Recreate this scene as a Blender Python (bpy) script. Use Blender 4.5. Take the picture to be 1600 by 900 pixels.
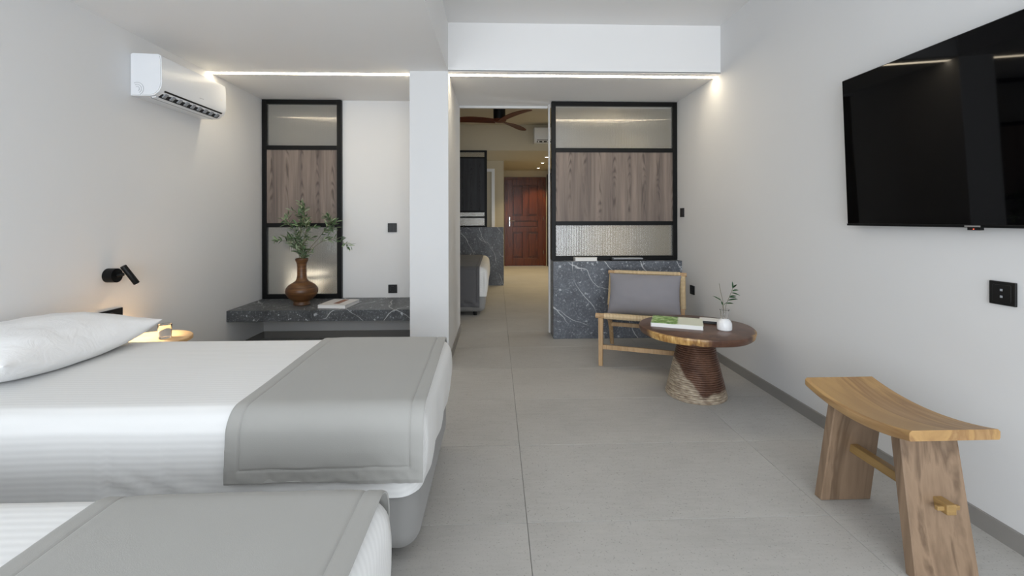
import bpy, bmesh, math, random
from mathutils import Vector, Matrix, Euler, noise
random.seed(7)
PI = math.pi
S = bpy.context.scene
for o in list(bpy.data.objects): bpy.data.objects.remove(o, do_unlink=True)
COL = S.collection

# ------------------------------------------------------------------ camera
FPX, YAW, HOR, ROLL, EYE = 705.22, .0344, 342.96, -.0019, 1.1733
cd = bpy.data.cameras.new('camera'); cam = bpy.data.objects.new('camera', cd); COL.objects.link(cam)
cd.sensor_width = 36; cd.lens = FPX*36/1600; cd.shift_y = -(450-HOR)/1600; cd.clip_start = .02
m = Euler((PI/2, 0, -YAW)).to_matrix() @ Matrix.Rotation(ROLL, 3, 'Z')
cam.rotation_euler = m.to_euler(); cam.location = (0, 0, EYE)
S.camera = cam
# ------------------------------------------------------------------ world, daylight, exposure
W = bpy.data.worlds.new('world'); S.world = W; W.use_nodes = True
W.node_tree.nodes['Background'].inputs[0].default_value = (.75, .86, 1, 1)
W.node_tree.nodes['Background'].inputs[1].default_value = 1.0
S.view_settings.view_transform = 'Standard'; S.view_settings.look = 'None'
S.view_settings.gamma = 1; S.view_settings.use_curve_mapping = False
S.view_settings.exposure = 0.0
def area(name, loc, rot, sx, sy, power, color):
    l = bpy.data.lights.new(name, 'AREA'); l.shape = 'RECTANGLE'; l.size = sx; l.size_y = sy
    l.energy = power; l.color = color
    o = bpy.data.objects.new(name, l); COL.objects.link(o); o.location = loc; o.rotation_euler = rot
    return o
# added daylight lamp at an unseen window behind the camera, tilted towards the ceiling
area('added_window_light', (-.2, -2.62, 1.25), (PI/2+.17, 0, 0), 3.7, 2.2, 180, (.89, .945, 1))

# added lamp lighting the second bedroom through an unseen door opening
area('added_second_room_light', (2.47, 5.1, 1.15), (PI/2, 0, PI/2), .5, 2.0, 14, (.9, .95, 1))

# ------------------------------------------------------------------ key dimensions (metres)
XL, XR, XL2, XR2 = -2.311, 1.838, -2.311, 2.3
ZS, ZC, ZC2, ZC3 = 2.364, 2.757, 2.873, 2.41
YB, YH, YLED, YF, YO = -2.6, 3.64, 3.722, 4.565, 4.80
XC, XC2 = -.386, -.694
YP, YW, YD = 8.1, 9.5, 11.4

# ------------------------------------------------------------------ materials
def lin(h):
    h = h.lstrip('#'); c = [int(h[i:i+2], 16)/255 for i in (0, 2, 4)]
    return tuple(x/12.92 if x <= .04045 else ((x+.055)/1.055)**2.4 for x in c)+(1,)
class N:
    def __init__(s, name, rough=.5, spec=.5, metal=0):
        s.m = bpy.data.materials.new(name); s.m.use_nodes = True; s.t = s.m.node_tree
        s.b = s.t.nodes['Principled BSDF']; s.out = s.t.nodes['Material Output']
        s.b.inputs['Roughness'].default_value = rough; s.b.inputs['Metallic'].default_value = metal
        s.b.inputs['Specular IOR Level'].default_value = spec
    def n(s, typ, **kw):
        x = s.t.nodes.new(typ)
        for k, v in kw.items():
            if k in x.inputs: x.inputs[k].default_value = v
            else: setattr(x, k, v)
        return x
    def l(s, a, b): s.t.links.new(a, b)
    def co(s, scale=(1, 1, 1), rnd=False, rot=(0, 0, 0)):
        c = s.n('ShaderNodeTexCoord'); mp = s.n('ShaderNodeMapping'); mp.inputs['Scale'].default_value = scale
        mp.inputs['Rotation'].default_value = rot
        s.l(c.outputs['Object'], mp.inputs['Vector'])
        if rnd:
            oi = s.n('ShaderNodeObjectInfo'); mm = s.n('ShaderNodeMath', operation='MULTIPLY'); mm.inputs[1].default_value = 37
            s.l(oi.outputs['Random'], mm.inputs[0]); s.l(mm.outputs[0], mp.inputs['Location'])
        return mp.outputs['Vector']
    def noise(s, v, scale, detail=4, rough=.5, dist=0):
        x = s.n('ShaderNodeTexNoise'); x.inputs['Scale'].default_value = scale; x.inputs['Detail'].default_value = detail
        x.inputs['Roughness'].default_value = rough; x.inputs['Distortion'].default_value = dist
        s.l(v, x.inputs['Vector']); return x.outputs['Fac']
    def ramp(s, f, stops, interp='LINEAR'):
        r = s.n('ShaderNodeValToRGB'); r.color_ramp.interpolation = interp
        e = r.color_ramp.elements
        while len(e) < len(stops): e.new(.5)
        for q, (p, c) in zip(e, stops): q.position = p; q.color = c if not isinstance(c, str) else lin(c)
        s.l(f, r.inputs[0]); return r.outputs[0]
    def mix(s, f, a, b, mode='MIX'):
        x = s.n('ShaderNodeMix', data_type='RGBA', blend_type=mode)
        for v, i in ((f, 0), (a, 6), (b, 7)):
            if isinstance(v, (int, float)): x.inputs[i].default_value = v
            elif isinstance(v, tuple): x.inputs[i].default_value = v
            elif isinstance(v, str): x.inputs[i].default_value = lin(v)
            else: s.l(v, x.inputs[i])
        return x.outputs[2]
    def math(s, op, a, b=0, c=None):
        x = s.n('ShaderNodeMath', operation=op)
        for i, v in enumerate((a, b, c)):
            if v is None: continue
            if isinstance(v, (int, float)): x.inputs[i].default_value = v
            else: s.l(v, x.inputs[i])
        return x.outputs[0]
    def col(s, c):
        i = s.b.inputs['Base Color']
        if isinstance(c, str): i.default_value = lin(c)
        elif isinstance(c, tuple): i.default_value = c
        else: s.l(c, i)
        return s
    def bump(s, h, strength=.2, dist=.01):
        b = s.n('ShaderNodeBump'); b.inputs['Strength'].default_value = strength; b.inputs['Distance'].default_value = dist
        s.l(h, b.inputs['Height']); s.l(b.outputs[0], s.b.inputs['Normal']); return s
def plain(name, c, rough=.5, spec=.5, metal=0): return N(name, rough, spec, metal).col(c).m
def paint(name, c):
    q = N(name, .75, .25); v = q.co()
    n1 = q.noise(v, 1.3, 3); q.col(q.mix(n1, lin(c), tuple(x*.96 for x in lin(c)[:3])+(1,)))
    q.bump(q.noise(v, 160, 2), .06, .002); return q.m
M = {}
M['wall'] = paint('wall_paint', '#dfdfdf'); M['ceil'] = paint('ceiling_paint', '#efeeed')
M['wall_warm'] = paint('wall_paint_second_room', '#cfc6b0')
def tile():
    q = N('floor_tile', .5, .35); v = q.co(rnd=True)
    vs = q.co((1.0, 6, 1), rnd=True)
    a = q.noise(v, 2.2, 6, .6); b = q.noise(vs, 9, 5, .65); c = q.noise(v, 130, 3, .7)
    base = q.ramp(a, [(.3, '#a9a7a3'), (.7, '#b9b7b3')])
    base = q.mix(q.ramp(b, [(.35, (0, 0, 0, 1)), (.75, (.45, .45, .45, 1))]), base, '#c2c0bc')
    sp = q.ramp(c, [(.30, (1, 1, 1, 1)), (.40, (0, 0, 0, 1))]); base = q.mix(q.math('MULTIPLY', sp, .9), base, '#807d78')
    d = q.noise(v, 26, 3, .6)
    sp2 = q.ramp(d, [(.66, (0, 0, 0, 1)), (.76, (1, 1, 1, 1))]); base = q.mix(q.math('MULTIPLY', sp2, .4), base, '#938f8a')
    oi = q.n('ShaderNodeObjectInfo'); rr = q.math('MULTIPLY', oi.outputs['Random'], .18)
    base = q.mix(rr, base, '#a5a19c')
    q.col(base); q.bump(b, .05, .002); return q.m
M['tile'] = tile(); M['grout'] = plain('grout', '#7b7873', .8)
M['skirt'] = N('skirting_tile', .5, .35).col('#8e8b87').m
def marble(name, vein=((.9, .15, .4), (.62, .1, .78)), dark='#474b52', light='#6d727b', specks=.95):
    q = N(name, .4, .45); v = q.co()
    a = q.noise(v, 6, 5, .65); base = q.ramp(a, [(.3, dark), (.7, light)])
    f = q.noise(v, 58, 5, .8, .3); base = q.mix(q.ramp(f, [(.30, (.75, .75, .75, 1)), (.46, (0, 0, 0, 1))]), base, '#2e3136')
    sp = q.ramp(f, [(.56, (0, 0, 0, 1)), (.66, (1, 1, 1, 1))])
    base = q.mix(q.math('MULTIPLY', sp, specks), base, '#a2a7ae')
    g = q.noise(v, 26, 3, .65); sp = q.ramp(g, [(.62, (0, 0, 0, 1)), (.68, (1, 1, 1, 1))])
    base = q.mix(q.math('MULTIPLY', sp, specks*.9), base, '#b9bdc2')
    sx = q.n('ShaderNodeSeparateXYZ'); q.l(v, sx.inputs[0])
    for k, (n_, per, wd) in enumerate(((vein[0], .31, .011), (vein[1], .43, .008))):
        t_ = q.math('ADD', q.math('ADD', q.math('MULTIPLY', sx.outputs[0], n_[0]), q.math('MULTIPLY', sx.outputs[1], n_[1])), q.math('MULTIPLY', sx.outputs[2], n_[2]))
        w = q.math('MULTIPLY_ADD', q.noise(v, 2.4+k, 2, .5), .24, q.math('MULTIPLY_ADD', q.noise(v, 11, 2, .5), .03, t_))
        pp = q.math('PINGPONG', w, per/2)
        ln = q.ramp(q.math('DIVIDE', pp, per/2), [(0, (1, 1, 1, 1)), (wd*3, (0, 0, 0, 1))])
        k_ = q.ramp(q.noise(v, 3.1+1.7*k, 2), [(.42, (0, 0, 0, 1)), (.56, (1, 1, 1, 1))])
        base = q.mix(q.math('MULTIPLY', q.math('MULTIPLY', ln, k_), .85), base, '#dcdee0')
    q.col(base); q.bump(f, .04, .002); return q.m
M['marble'] = marble('dark_marble')
M['marble_b'] = marble('dark_marble_bench', ((.75, .3, .75), (-.8, .5, .8)), '#3b3d40', '#5c5f62', .95)
M['black'] = N('black_metal', .45, .22).col('#090a0b').m
M['blackp'] = N('black_plastic', .35, .4).col('#0c0c0d').m
M['white_p'] = N('white_plastic', .3, .45).col('#e9ebee').m
M['grey_p'] = plain('grey_plastic', '#9a9da2', .4)
M['dgrey_p'] = plain('dark_grey_plastic', '#2c2d30', .3)
M['dark'] = plain('dark_void', '#151516', .7)
def veneer(name, cols, ws=1.0):
    q = N(name, .5, .3); v = q.co((1, 1, .05))
    c = q.n('ShaderNodeTexCoord'); sx = q.n('ShaderNodeSeparateXYZ'); q.l(c.outputs['Object'], sx.inputs[0])
    ph = q.math('PINGPONG', sx.outputs[0], .075)          # plank figure mirrored every 15 cm
    n1 = q.noise(v, 16, 5, .6, .4); n2 = q.noise(v, 120, 3, .6)
    base = q.ramp(n1, [(.28, cols[0]), (.5, cols[1]), (.72, cols[2])])
    base = q.mix(q.math('MULTIPLY', n2, .5), base, cols[0])
    lo = q.noise(q.co((3, 3, .9)), 2.2, 2)
    f = q.math('ADD', q.math('MULTIPLY', q.math('POWER', q.math('DIVIDE', ph, .03), 2), .9), q.math('ADD', q.math('MULTIPLY', sx.outputs[2], 6), q.math('MULTIPLY', lo, 9)))
    line = q.ramp(q.math('PINGPONG', f, .5), [(.05, (1, 1, 1, 1)), (.34, (0, 0, 0, 1))])
    msk = q.ramp(q.math('ADD', ph, q.math('MULTIPLY', lo, .012)), [(.010, (1, 1, 1, 1)), (.034, (0, 0, 0, 1))])
    m2 = q.ramp(q.noise(q.co((5, 5, 1.2)), 3, 2), [(.42, (0, 0, 0, 1)), (.55, (1, 1, 1, 1))])
    base = q.mix(q.math('MULTIPLY', q.math('MULTIPLY', line, msk), q.math('MULTIPLY_ADD', m2, .6, .1)), base, cols[3])
    q.col(base); q.bump(n2, .08, .002); return q.m
M['veneer'] = veneer('smoked_oak_veneer', ['#5d544f', '#81746c', '#9b8d82', '#3b3530'])
M['veneer_dark'] = veneer('charcoal_veneer', ['#2a2b2f', '#3a3b40', '#46474c', '#1c1d20'])
def wood(name, cols, axis=0, scale=1.0, rough=.42, spec=.4):
    sc = [9, 9, 9]; sc[axis] = .7
    q = N(name, rough, spec); v = q.co(tuple(x*scale for x in sc))
    n1 = q.noise(v, 1.1, 4, .55, 1.2); n2 = q.noise(v, 9, 3, .6)
    base = q.ramp(n1, [(.25, cols[0]), (.48, cols[1]), (.56, cols[0]), (.75, cols[2])])
    base = q.mix(q.math('MULTIPLY', n2, .35), base, cols[0]); q.col(base); q.bump(n2, .1, .002); return q.m
M['teak'] = wood('golden_teak', ['#94714a', '#b6925f', '#c9a777'], 1, .8)
M['teak_leg_sheen'] = wood('teak_cool_sheen', ['#6c5846', '#957d66', '#ab947c'], 2, .8)  # same teak greyed: cool window sheen painted into the leg colour
M['teak_bar'] = wood('teak_bar', ['#8f7248', '#a38453', '#b5955f'], 1, 1)
M['chairwood'] = wood('pale_teak', ['#a88862', '#bf9f79', '#ccb08b'], 2, 2)
M['night'] = wood('light_oak', ['#cfa878', '#dbb88a', '#e5c69b'], 0, 1)
M['door'] = wood('mahogany', ['#4a2110', '#703718', '#8a4a22'], 2, 1.2, .28, .5)
M['fan'] = wood('walnut_blade', ['#4a2113', '#6a3420', '#7c4128'], 0, 1.3)
def slabwood(name, rough, groove=False):
    q = N(name, rough, .45); v = q.co((3, 3, 3))
    n1 = q.noise(v, 1.6, 5, .6, 1.5); n2 = q.noise(q.co((30, 4, 30)), 2, 3)
    base = q.ramp(n1, [(.3, '#49322a'), (.5, '#654839'), (.7, '#7b5b4a')])
    base = q.mix(q.math('MULTIPLY', n2, .5), base, '#3d281e')
    return q, v, base
q, v, base = slabwood('dark_suar_wood_top', .32)
# pale sapwood on the rim: the outer centimetres of the slab are sapwood in two stretches
c = q.n('ShaderNodeTexCoord'); sx = q.n('ShaderNodeSeparateXYZ'); q.l(c.outputs['Object'], sx.inputs[0])
rad = q.math('SQRT', q.math('ADD', q.math('POWER', sx.outputs[0], 2), q.math('POWER', sx.outputs[1], 2)))
ang = q.math('ARCTAN2', sx.outputs[1], sx.outputs[0])
a1 = q.ramp(q.math('ABSOLUTE', q.math('ADD', ang, 2.35)), [(.40, (1, 1, 1, 1)), (.62, (0, 0, 0, 1))])
a2 = q.ramp(q.math('ABSOLUTE', q.math('ADD', ang, .62)), [(.12, (1, 1, 1, 1)), (.3, (0, 0, 0, 1))])
am = q.math('MAXIMUM', a1, a2)
nn = q.math('MULTIPLY', q.noise(v, 9, 3), .03)
rm = q.ramp(q.math('ADD', rad, nn), [(.362, (0, 0, 0, 1)), (.372, (1, 1, 1, 1))])
sap = q.ramp(q.noise(q.co((40, 40, 8)), 1.3, 3), [(.3, '#8a5d2c'), (.6, '#caa365'), (.8, '#e0c592')])
q.col(q.mix(q.math('MULTIPLY', am, rm), base, sap)); M['suar'] = q.m
q, v, base = slabwood('dark_suar_wood_base', .28)
c = q.n('ShaderNodeTexCoord'); sx = q.n('ShaderNodeSeparateXYZ'); q.l(c.outputs['Object'], sx.inputs[0])
ang = q.math('ARCTAN2', sx.outputs[1], sx.outputs[0])
# weathered silvery sapwood climbs one flank of the trunk piece
nz = q.math('MULTIPLY', q.noise(v, 2.6, 3), .12)
edge = q.math('ADD', q.math('MULTIPLY', q.math('COSINE', q.math('SUBTRACT', ang, 2.95)), .20), nz)
edge = q.math('MAXIMUM', edge, q.math('ADD', nz, .0))
mk = q.ramp(q.math('SUBTRACT', edge, sx.outputs[2]), [(.0, (0, 0, 0, 1)), (.02, (1, 1, 1, 1))])
pale = q.ramp(q.noise(q.co((14, 14, 60)), 2, 3), [(.3, '#7c6c5c'), (.55, '#ab9c89'), (.8, '#cdbfaa')])
q.col(q.mix(mk, base, pale)); M['suar_base'] = q.m
def vase():
    q = N('turned_brown_wood', .35, .45); v = q.co((1, 1, 16))
    n = q.noise(v, 5, 4, .6); q.col(q.ramp(n, [(.3, '#3f2614'), (.5, '#5f3e22'), (.7, '#785430')])); q.bump(n, .12, .003); return q.m
M['vase'] = vase()
def fabric(name, c1, c2, scale=420, rough=.85, wr=.0):
    q = N(name, rough, .15); v = q.co()
    n = q.noise(v, 2.5, 3); q.col(q.mix(n, c1, c2)); w = q.noise(v, scale, 2, .6); q.bump(w, .15, .002)
    q.b.inputs['Sheen Weight'].default_value = .15; return q.m
M['throw'] = fabric('grey_throw_fabric', '#9f9e9a', '#a5a4a0'); M['base_f'] = fabric('grey_upholstery', '#8d8c8a', '#949391')
M['throw2'] = fabric('charcoal_throw', '#5c5c5f', '#656568'); M['cush'] = fabric('grey_linen', '#83838a', '#918f95', 260)
def sheet():
    q = N('white_satin_stripe_cotton', .6, .25); c = q.n('ShaderNodeTexCoord'); sx = q.n('ShaderNodeSeparateXYZ'); q.l(c.outputs['Object'], sx.inputs[0])
    s_ = q.math('SINE', q.math('MULTIPLY', q.math('SUBTRACT', sx.outputs[1], sx.outputs[2]), 300))
    q.col(q.mix(q.math('MULTIPLY_ADD', s_, .5, .5), '#ececeb', '#e6e6e5'))
    q.bump(q.math('MULTIPLY_ADD', s_, .5, q.noise(c.outputs['Object'], 7, 3)), .05, .005); return q.m
M['sheet'] = sheet()
q = N('white_pillow_cotton', .7, .2).col('#f2f2f2'); q.bump(q.noise(q.co(), 11, 4, .6, 1.2), .3, .02); M['pillow'] = q.m
q = N('reeded_glass', .22, .5).col('#dcdcd8'); q.b.inputs['Transmission Weight'].default_value = .86; q.b.inputs['Coat Weight'].default_value = 1; q.b.inputs['Coat Roughness'].default_value = .02; q.b.inputs['IOR'].default_value = 1.45; M['reed'] = q.m
q = N('clear_glass', .0, .5).col('#ffffff'); q.b.inputs['Transmission Weight'].default_value = 1; q.b.inputs['IOR'].default_value = 1.45; M['glass'] = q.m
M['screen'] = N('tv_screen_glass', .03, .16).col('#020203').m
M['leaf'] = N('olive_leaf', .5, .4).col('#4f6648').m
q = N('olive_leaf_mixed', .5, .35); oi = q.n('ShaderNodeObjectInfo'); q.col(q.ramp(oi.outputs['Random'], [(0, '#55734c'), (.5, '#809a73'), (1, '#bac6a6')])); M['leaf'] = q.m
M['leaf2'] = N('fresh_leaf', .45, .4).col('#3f6b46').m
M['twig'] = plain('twig_bark', '#6f6a50', .8)
M['ceramic'] = N('white_ceramic', .3, .45).col('#eeeeee').m
M['paper'] = plain('paper', '#ecebe8', .8, .2); M['rattan'] = N('natural_rope', .75, .2).col('#dac6a2').m
M['rope_dark'] = plain('shaded_rope', '#b59b74', .8, .2)
M['chrome'] = plain('satin_steel', '#c8c8c8', .25, .5, 1)
def emit(name, c, s):
    m_ = bpy.data.materials.new(name); m_.use_nodes = True; t = m_.node_tree; t.nodes.clear()
    e = t.nodes.new('ShaderNodeEmission'); e.inputs[0].default_value = c; e.inputs[1].default_value = s
    u = t.nodes.new('ShaderNodeOutputMaterial'); t.links.new(e.outputs[0], u.inputs[0]); return m_
M['led'] = emit('warm_led', (1, .86, .64, 1), 30)
M['bulb'] = emit('warm_bulb', (1, .85, .6, 1), 25)
q = N('book_cover_green_photo', .4, .4); n = q.noise(q.co(), 28, 4, .6)
c = q.n('ShaderNodeTexCoord'); sx = q.n('ShaderNodeSeparateXYZ'); q.l(c.outputs['Object'], sx.inputs[0])
gm = q.ramp(sx.outputs[0], [(.0, (1, 1, 1, 1)), (.012, (0, 0, 0, 1))])
q.col(q.mix(gm, '#e3e6d4', q.ramp(n, [(.35, '#4f7a35'), (.5, '#8cb062'), (.65, '#c9d9ae')]))); M['cover_green'] = q.m
M['cover_white'] = plain('book_cover_white', '#d8d5d2', .4); M['cover_brown'] = plain('book_cover_brown', '#8a5f48', .5)
M['page_shade'] = plain('notebook_page_shade', '#17181a', .5)

# ------------------------------------------------------------------ mesh helpers
def box(bm, x0, x1, y0, y1, z0, z1, bev=0):
    v = [bm.verts.new(p) for p in ((x0,y0,z0),(x1,y0,z0),(x1,y1,z0),(x0,y1,z0),(x0,y0,z1),(x1,y0,z1),(x1,y1,z1),(x0,y1,z1))]
    f = [bm.faces.new([v[i] for i in q]) for q in ((0,3,2,1),(4,5,6,7),(0,1,5,4),(1,2,6,5),(2,3,7,6),(3,0,4,7))]
    if bev:
        es = list({e for a in f for e in a.edges})
        bmesh.ops.bevel(bm, geom=es, offset=bev, segments=2, affect='EDGES', profile=.5)
    return bm
def B(*a, **k): return box(bmesh.new(), *a, **k)
def bar(bm, a, b, wx, wy, up=(0, 0, 1), wx2=None, wy2=None):
    a, b = Vector(a), Vector(b); d = (b-a).normalized(); u = Vector(up)
    if abs(d.dot(u)) > .95: u = Vector((1, 0, 0))
    s = d.cross(u).normalized(); t = s.cross(d).normalized()
    r = []
    for p, w, h in ((a, wx, wy), (b, wx2 or wx, wy2 or wy)):
        r.append([bm.verts.new(p+s*(i*w/2)+t*(j*h/2)) for i, j in ((-1,-1),(1,-1),(1,1),(-1,1))])
    bm.faces.new(r[0][::-1]); bm.faces.new(r[1])
    for i in range(4): bm.faces.new((r[0][i], r[0][(i+1)%4], r[1][(i+1)%4], r[1][i]))
    bmesh.ops.recalc_face_normals(bm, faces=bm.faces[:]); return bm
def tube(bm, pts, rad, n=8, cap=True):
    pts = [Vector(p) for p in pts]; k = len(pts)
    rads = rad if isinstance(rad, (list, tuple)) else [rad]*k
    rings = []; ref = None
    for i, p in enumerate(pts):
        d = (pts[min(i+1, k-1)]-pts[max(i-1, 0)]).normalized()
        if ref is None: ref = d.orthogonal().normalized()
        ref = (ref-d*ref.dot(d)).normalized(); s = d.cross(ref)
        rings.append([bm.verts.new(p+(ref*math.cos(2*PI*j/n)+s*math.sin(2*PI*j/n))*rads[i]) for j in range(n)])
    for i in range(k-1):
        for j in range(n): bm.faces.new((rings[i][j], rings[i][(j+1)%n], rings[i+1][(j+1)%n], rings[i+1][j]))
    if cap: bm.faces.new(rings[0][::-1]); bm.faces.new(rings[-1])
    bmesh.ops.recalc_face_normals(bm, faces=bm.faces[:])
    return bm
def lathe(bm, prof, n=40, c=(0, 0, 0), wob=None):
    rings = []
    for r, z in prof:
        if r < 1e-5: rings.append([bm.verts.new((c[0], c[1], c[2]+z))]); continue
        rings.append([bm.verts.new((c[0]+r*(wob(2*PI*j/n, z) if wob else 1)*math.cos(2*PI*j/n), c[1]+r*(wob(2*PI*j/n, z) if wob else 1)*math.sin(2*PI*j/n), c[2]+z)) for j in range(n)])
    for a, b in zip(rings, rings[1:]):
        if len(a) == 1 and len(b) == 1: continue
        for j in range(n):
            k = (j+1) % n
            if len(a) == 1: bm.faces.new((a[0], b[k], b[j]))
            elif len(b) == 1: bm.faces.new((a[j], a[k], b[0]))
            else: bm.faces.new((a[j], a[k], b[k], b[j]))
    bmesh.ops.recalc_face_normals(bm, faces=bm.faces[:]); return bm
def axis_samples(a, b, r, n, k=5):
    e = [r-r*math.tan(PI/4*(1-i/k)) for i in range(k)]
    s = [a+x for x in e]
    L = b-a-2*r
    s += [a+r+L*i/n for i in range(n+1)]
    s += [b-x for x in reversed(e)]
    return s
def rbox(x0, x1, y0, y1, z0, z1, r, n=(12, 12, 6), disp=None, k=5, flat=False):
    bm = bmesh.new(); lo = (x0, y0, z0); hi = (x1, y1, z1)
    ax = [axis_samples(lo[i], hi[i], r, n[i], k) for i in range(3)]
    cache = {}
    def vert(p):
        q = [min(max(p[i], lo[i]+r), hi[i]-r) for i in range(3)]
        if flat: q[2] = min(max(p[2], lo[2]), hi[2]-r)
        d = Vector([p[i]-q[i] for i in range(3)]); d = d.normalized()*r if d.length > 1e-9 else d
        w = Vector(q)+d
        key = tuple(round(c, 6) for c in p)
        if key not in cache:
            if disp: w = w + disp(w, d.normalized() if d.length else d)
            cache[key] = bm.verts.new(w)
        return cache[key]
    for f in range(3):
        u, v = [i for i in range(3) if i != f]
        for side in (lo[f], hi[f]):
            for i in range(len(ax[u])-1):
                for j in range(len(ax[v])-1):
                    vs = []
                    for a_, b_ in ((i, j), (i+1, j), (i+1, j+1), (i, j+1)):
                        p = [0, 0, 0]; p[f] = side; p[u] = ax[u][a_]; p[v] = ax[v][b_]; vs.append(vert(p))
                    if len(set(vs)) == 4:
                        try: bm.faces.new(vs)
                        except ValueError: pass
    bmesh.ops.recalc_face_normals(bm, faces=bm.faces[:]); return bm
def arc_smooth(me, ang=40):
    for p in me.polygons: p.use_smooth = True
    try: me.set_sharp_from_angle(angle=math.radians(ang))
    except Exception: pass
def obj(name, bm, mat, parent=None, local=False, smooth=False, origin=True):
    me = bpy.data.meshes.new(name)
    o = bpy.data.objects.new(name, me)
    if parent is not None:
        if not local:
            w = parent.location.copy(); pp = parent.parent
            while pp is not None: w = w+pp.location; pp = pp.parent
            bm.transform(Matrix.Translation(-w))
        o.parent = parent
    elif origin:
        xs = [v.co for v in bm.verts]
        c = Vector(((min(v.x for v in xs)+max(v.x for v in xs))/2, (min(v.y for v in xs)+max(v.y for v in xs))/2, min(v.z for v in xs)))
        bm.transform(Matrix.Translation(-c)); o.location = c
    bm.to_mesh(me); bm.free(); me.materials.append(M[mat] if isinstance(mat, str) else mat)
    if smooth: arc_smooth(me)
    COL.objects.link(o); return o
def tag(o, label, cat, group=None, kind=None):
    o['label'] = label; o['category'] = cat
    if group: o['group'] = group
    if kind: o['kind'] = kind
    return o
def thing(name, label, cat, loc, rotz=0, group=None, kind=None):
    o = bpy.data.objects.new(name, None); COL.objects.link(o); o.location = loc; o.rotation_euler = (0, 0, rotz)
    return tag(o, label, cat, group, kind)
def struct(name, bm, mat, label, cat, parent=None):
    o = obj(name, bm, mat, parent)
    if parent is None: tag(o, label, cat, None, 'structure')
    return o
def copy_tree(o, parent=None):
    c = o.copy(); COL.objects.link(c); c.parent = parent
    for ch in list(o.children): copy_tree(ch, c)
    return c
def mesh_only(name, bm, mat, smooth=False):
    me = bpy.data.meshes.new(name); bm.to_mesh(me); bm.free(); me.materials.append(M[mat])
    if smooth: arc_smooth(me)
    return me
def inst(name, me, parent, mw):
    o = bpy.data.objects.new(name, me); COL.objects.link(o); o.parent = parent; o.matrix_local = mw; return o

# ------------------------------------------------------------------ the rooms
fl = struct('floor', B(XL-.15, XR2+.15, YB-.15, YD+.15, -.12, -.004), 'grout', 'grey stone-look tiled floor running through both rooms', 'floor')
cols = [XL, .1164-1.2, .1164, 1.3164, XR2]
y0 = 1.7421
while y0 > YB: y0 -= .6
rows = [YB]; y = y0+.6
while y < YD: rows.append(y); y += .6
rows.append(YD)
tcache = {}
for i in range(len(cols)-1):
    for j in range(len(rows)-1):
        wx, wy = cols[i+1]-cols[i], rows[j+1]-rows[j]
        key = (round(wx, 3), round(wy, 3))
        if key not in tcache: tcache[key] = mesh_only('tile', B(-wx/2+.001, wx/2-.001, -wy/2+.001, wy/2-.001, -.006, 0, bev=.0012), 'tile')
        o = bpy.data.objects.new('tile', tcache[key]); COL.objects.link(o); o.parent = fl
        o.location = Vector(((cols[i]+cols[i+1])/2, (rows[j]+rows[j+1])/2, 0))-fl.location

struct('wall_left', B(XL-.15, XL, YB, YP+.1, 0, 3.0), 'wall', 'white plastered wall behind the bed heads', 'wall')
struct('wall_right', B(XR, XR+.15, YB, YF+.15, 0, 3.0), 'wall', 'white plastered wall with the television', 'wall')
# unseen wall behind the camera, its window opening added to let light in
wb = bmesh.new()
for a in ((XL, -2.05, 0, 3), (1.65, XR, 0, 3), (-2.05, 1.65, 2.3, 3), (-2.05, 1.65, 0, .1)): box(wb, a[0], a[1], YB-.15, YB, a[2], a[3])
struct('wall_back', wb, 'wall', 'wall with an added window opening for light behind the viewer', 'wall')
wf = bmesh.new()  # frame of the added window, out of view
for x in (-2.05, -.22, 1.6): box(wf, x, x+.05, YB-.12, YB-.06, .1, 2.3)
for z in (.1, 2.25): box(wf, -2.0, 1.6, YB-.12, YB-.06, z, z+.05)
struct('added_window_1', wf, 'black', 'unseen black window frame added behind the viewer for the daylight', 'window')
struct('ceiling', B(XC, XR+.15, YB-.15, YH, ZC, ZC+.2), 'ceil', 'high white ceiling over the walkway', 'ceiling')
struct('ceiling_dropped', B(XL-.15, XC, YB-.15, YH, ZS, ZC+.2), 'ceil', 'lower white ceiling over the beds with a stepped edge', 'ceiling')
sb = bmesh.new()
box(sb, XL-.15, XR+.15, YH, YO, ZS+.004, ZC+.2); box(sb, XL-.15, XR+.15, YH, YLED-.024, ZS, ZS+.01); box(sb, XL-.15, XR+.15, YLED+.024, YO, ZS, ZS+.01)
struct('ceiling_soffit', sb, 'ceil', 'lowered white soffit above the glazed partition', 'ceiling')
struct('wall_middle', B(XC2, XC, YH, YO, 0, ZS), 'wall', 'white pillar at the foot of the bed beside the opening', 'wall')
nb = bmesh.new(); box(nb, -1.535, XC2, YF, YF+.12, .0, ZS); box(nb, XL, -1.535, YF, YF+.12, 0, .395)
struct('wall_niche', nb, 'wall', 'white back wall of the bench niche', 'wall')
bb = .0677
struct('baseboard_right', B(XR-.012, XR, YB, 4.41, 0, bb), 'skirt', 'grey tile skirting along the television wall', 'baseboard')
struct('baseboard_left', B(XL, XL+.012, 2.0, YF, 0, bb), 'skirt', 'grey tile skirting along the bed head wall', 'baseboard')
struct('baseboard_niche', B(XL+.012, XC2, YF-.012, YF, 0, bb), 'skirt', 'grey tile skirting under the stone bench', 'baseboard')
struct('baseboard_middle', B(XC, XC+.012, YH, YO, 0, bb), 'skirt', 'grey tile skirting on the side of the white pillar', 'baseboard')
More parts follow.
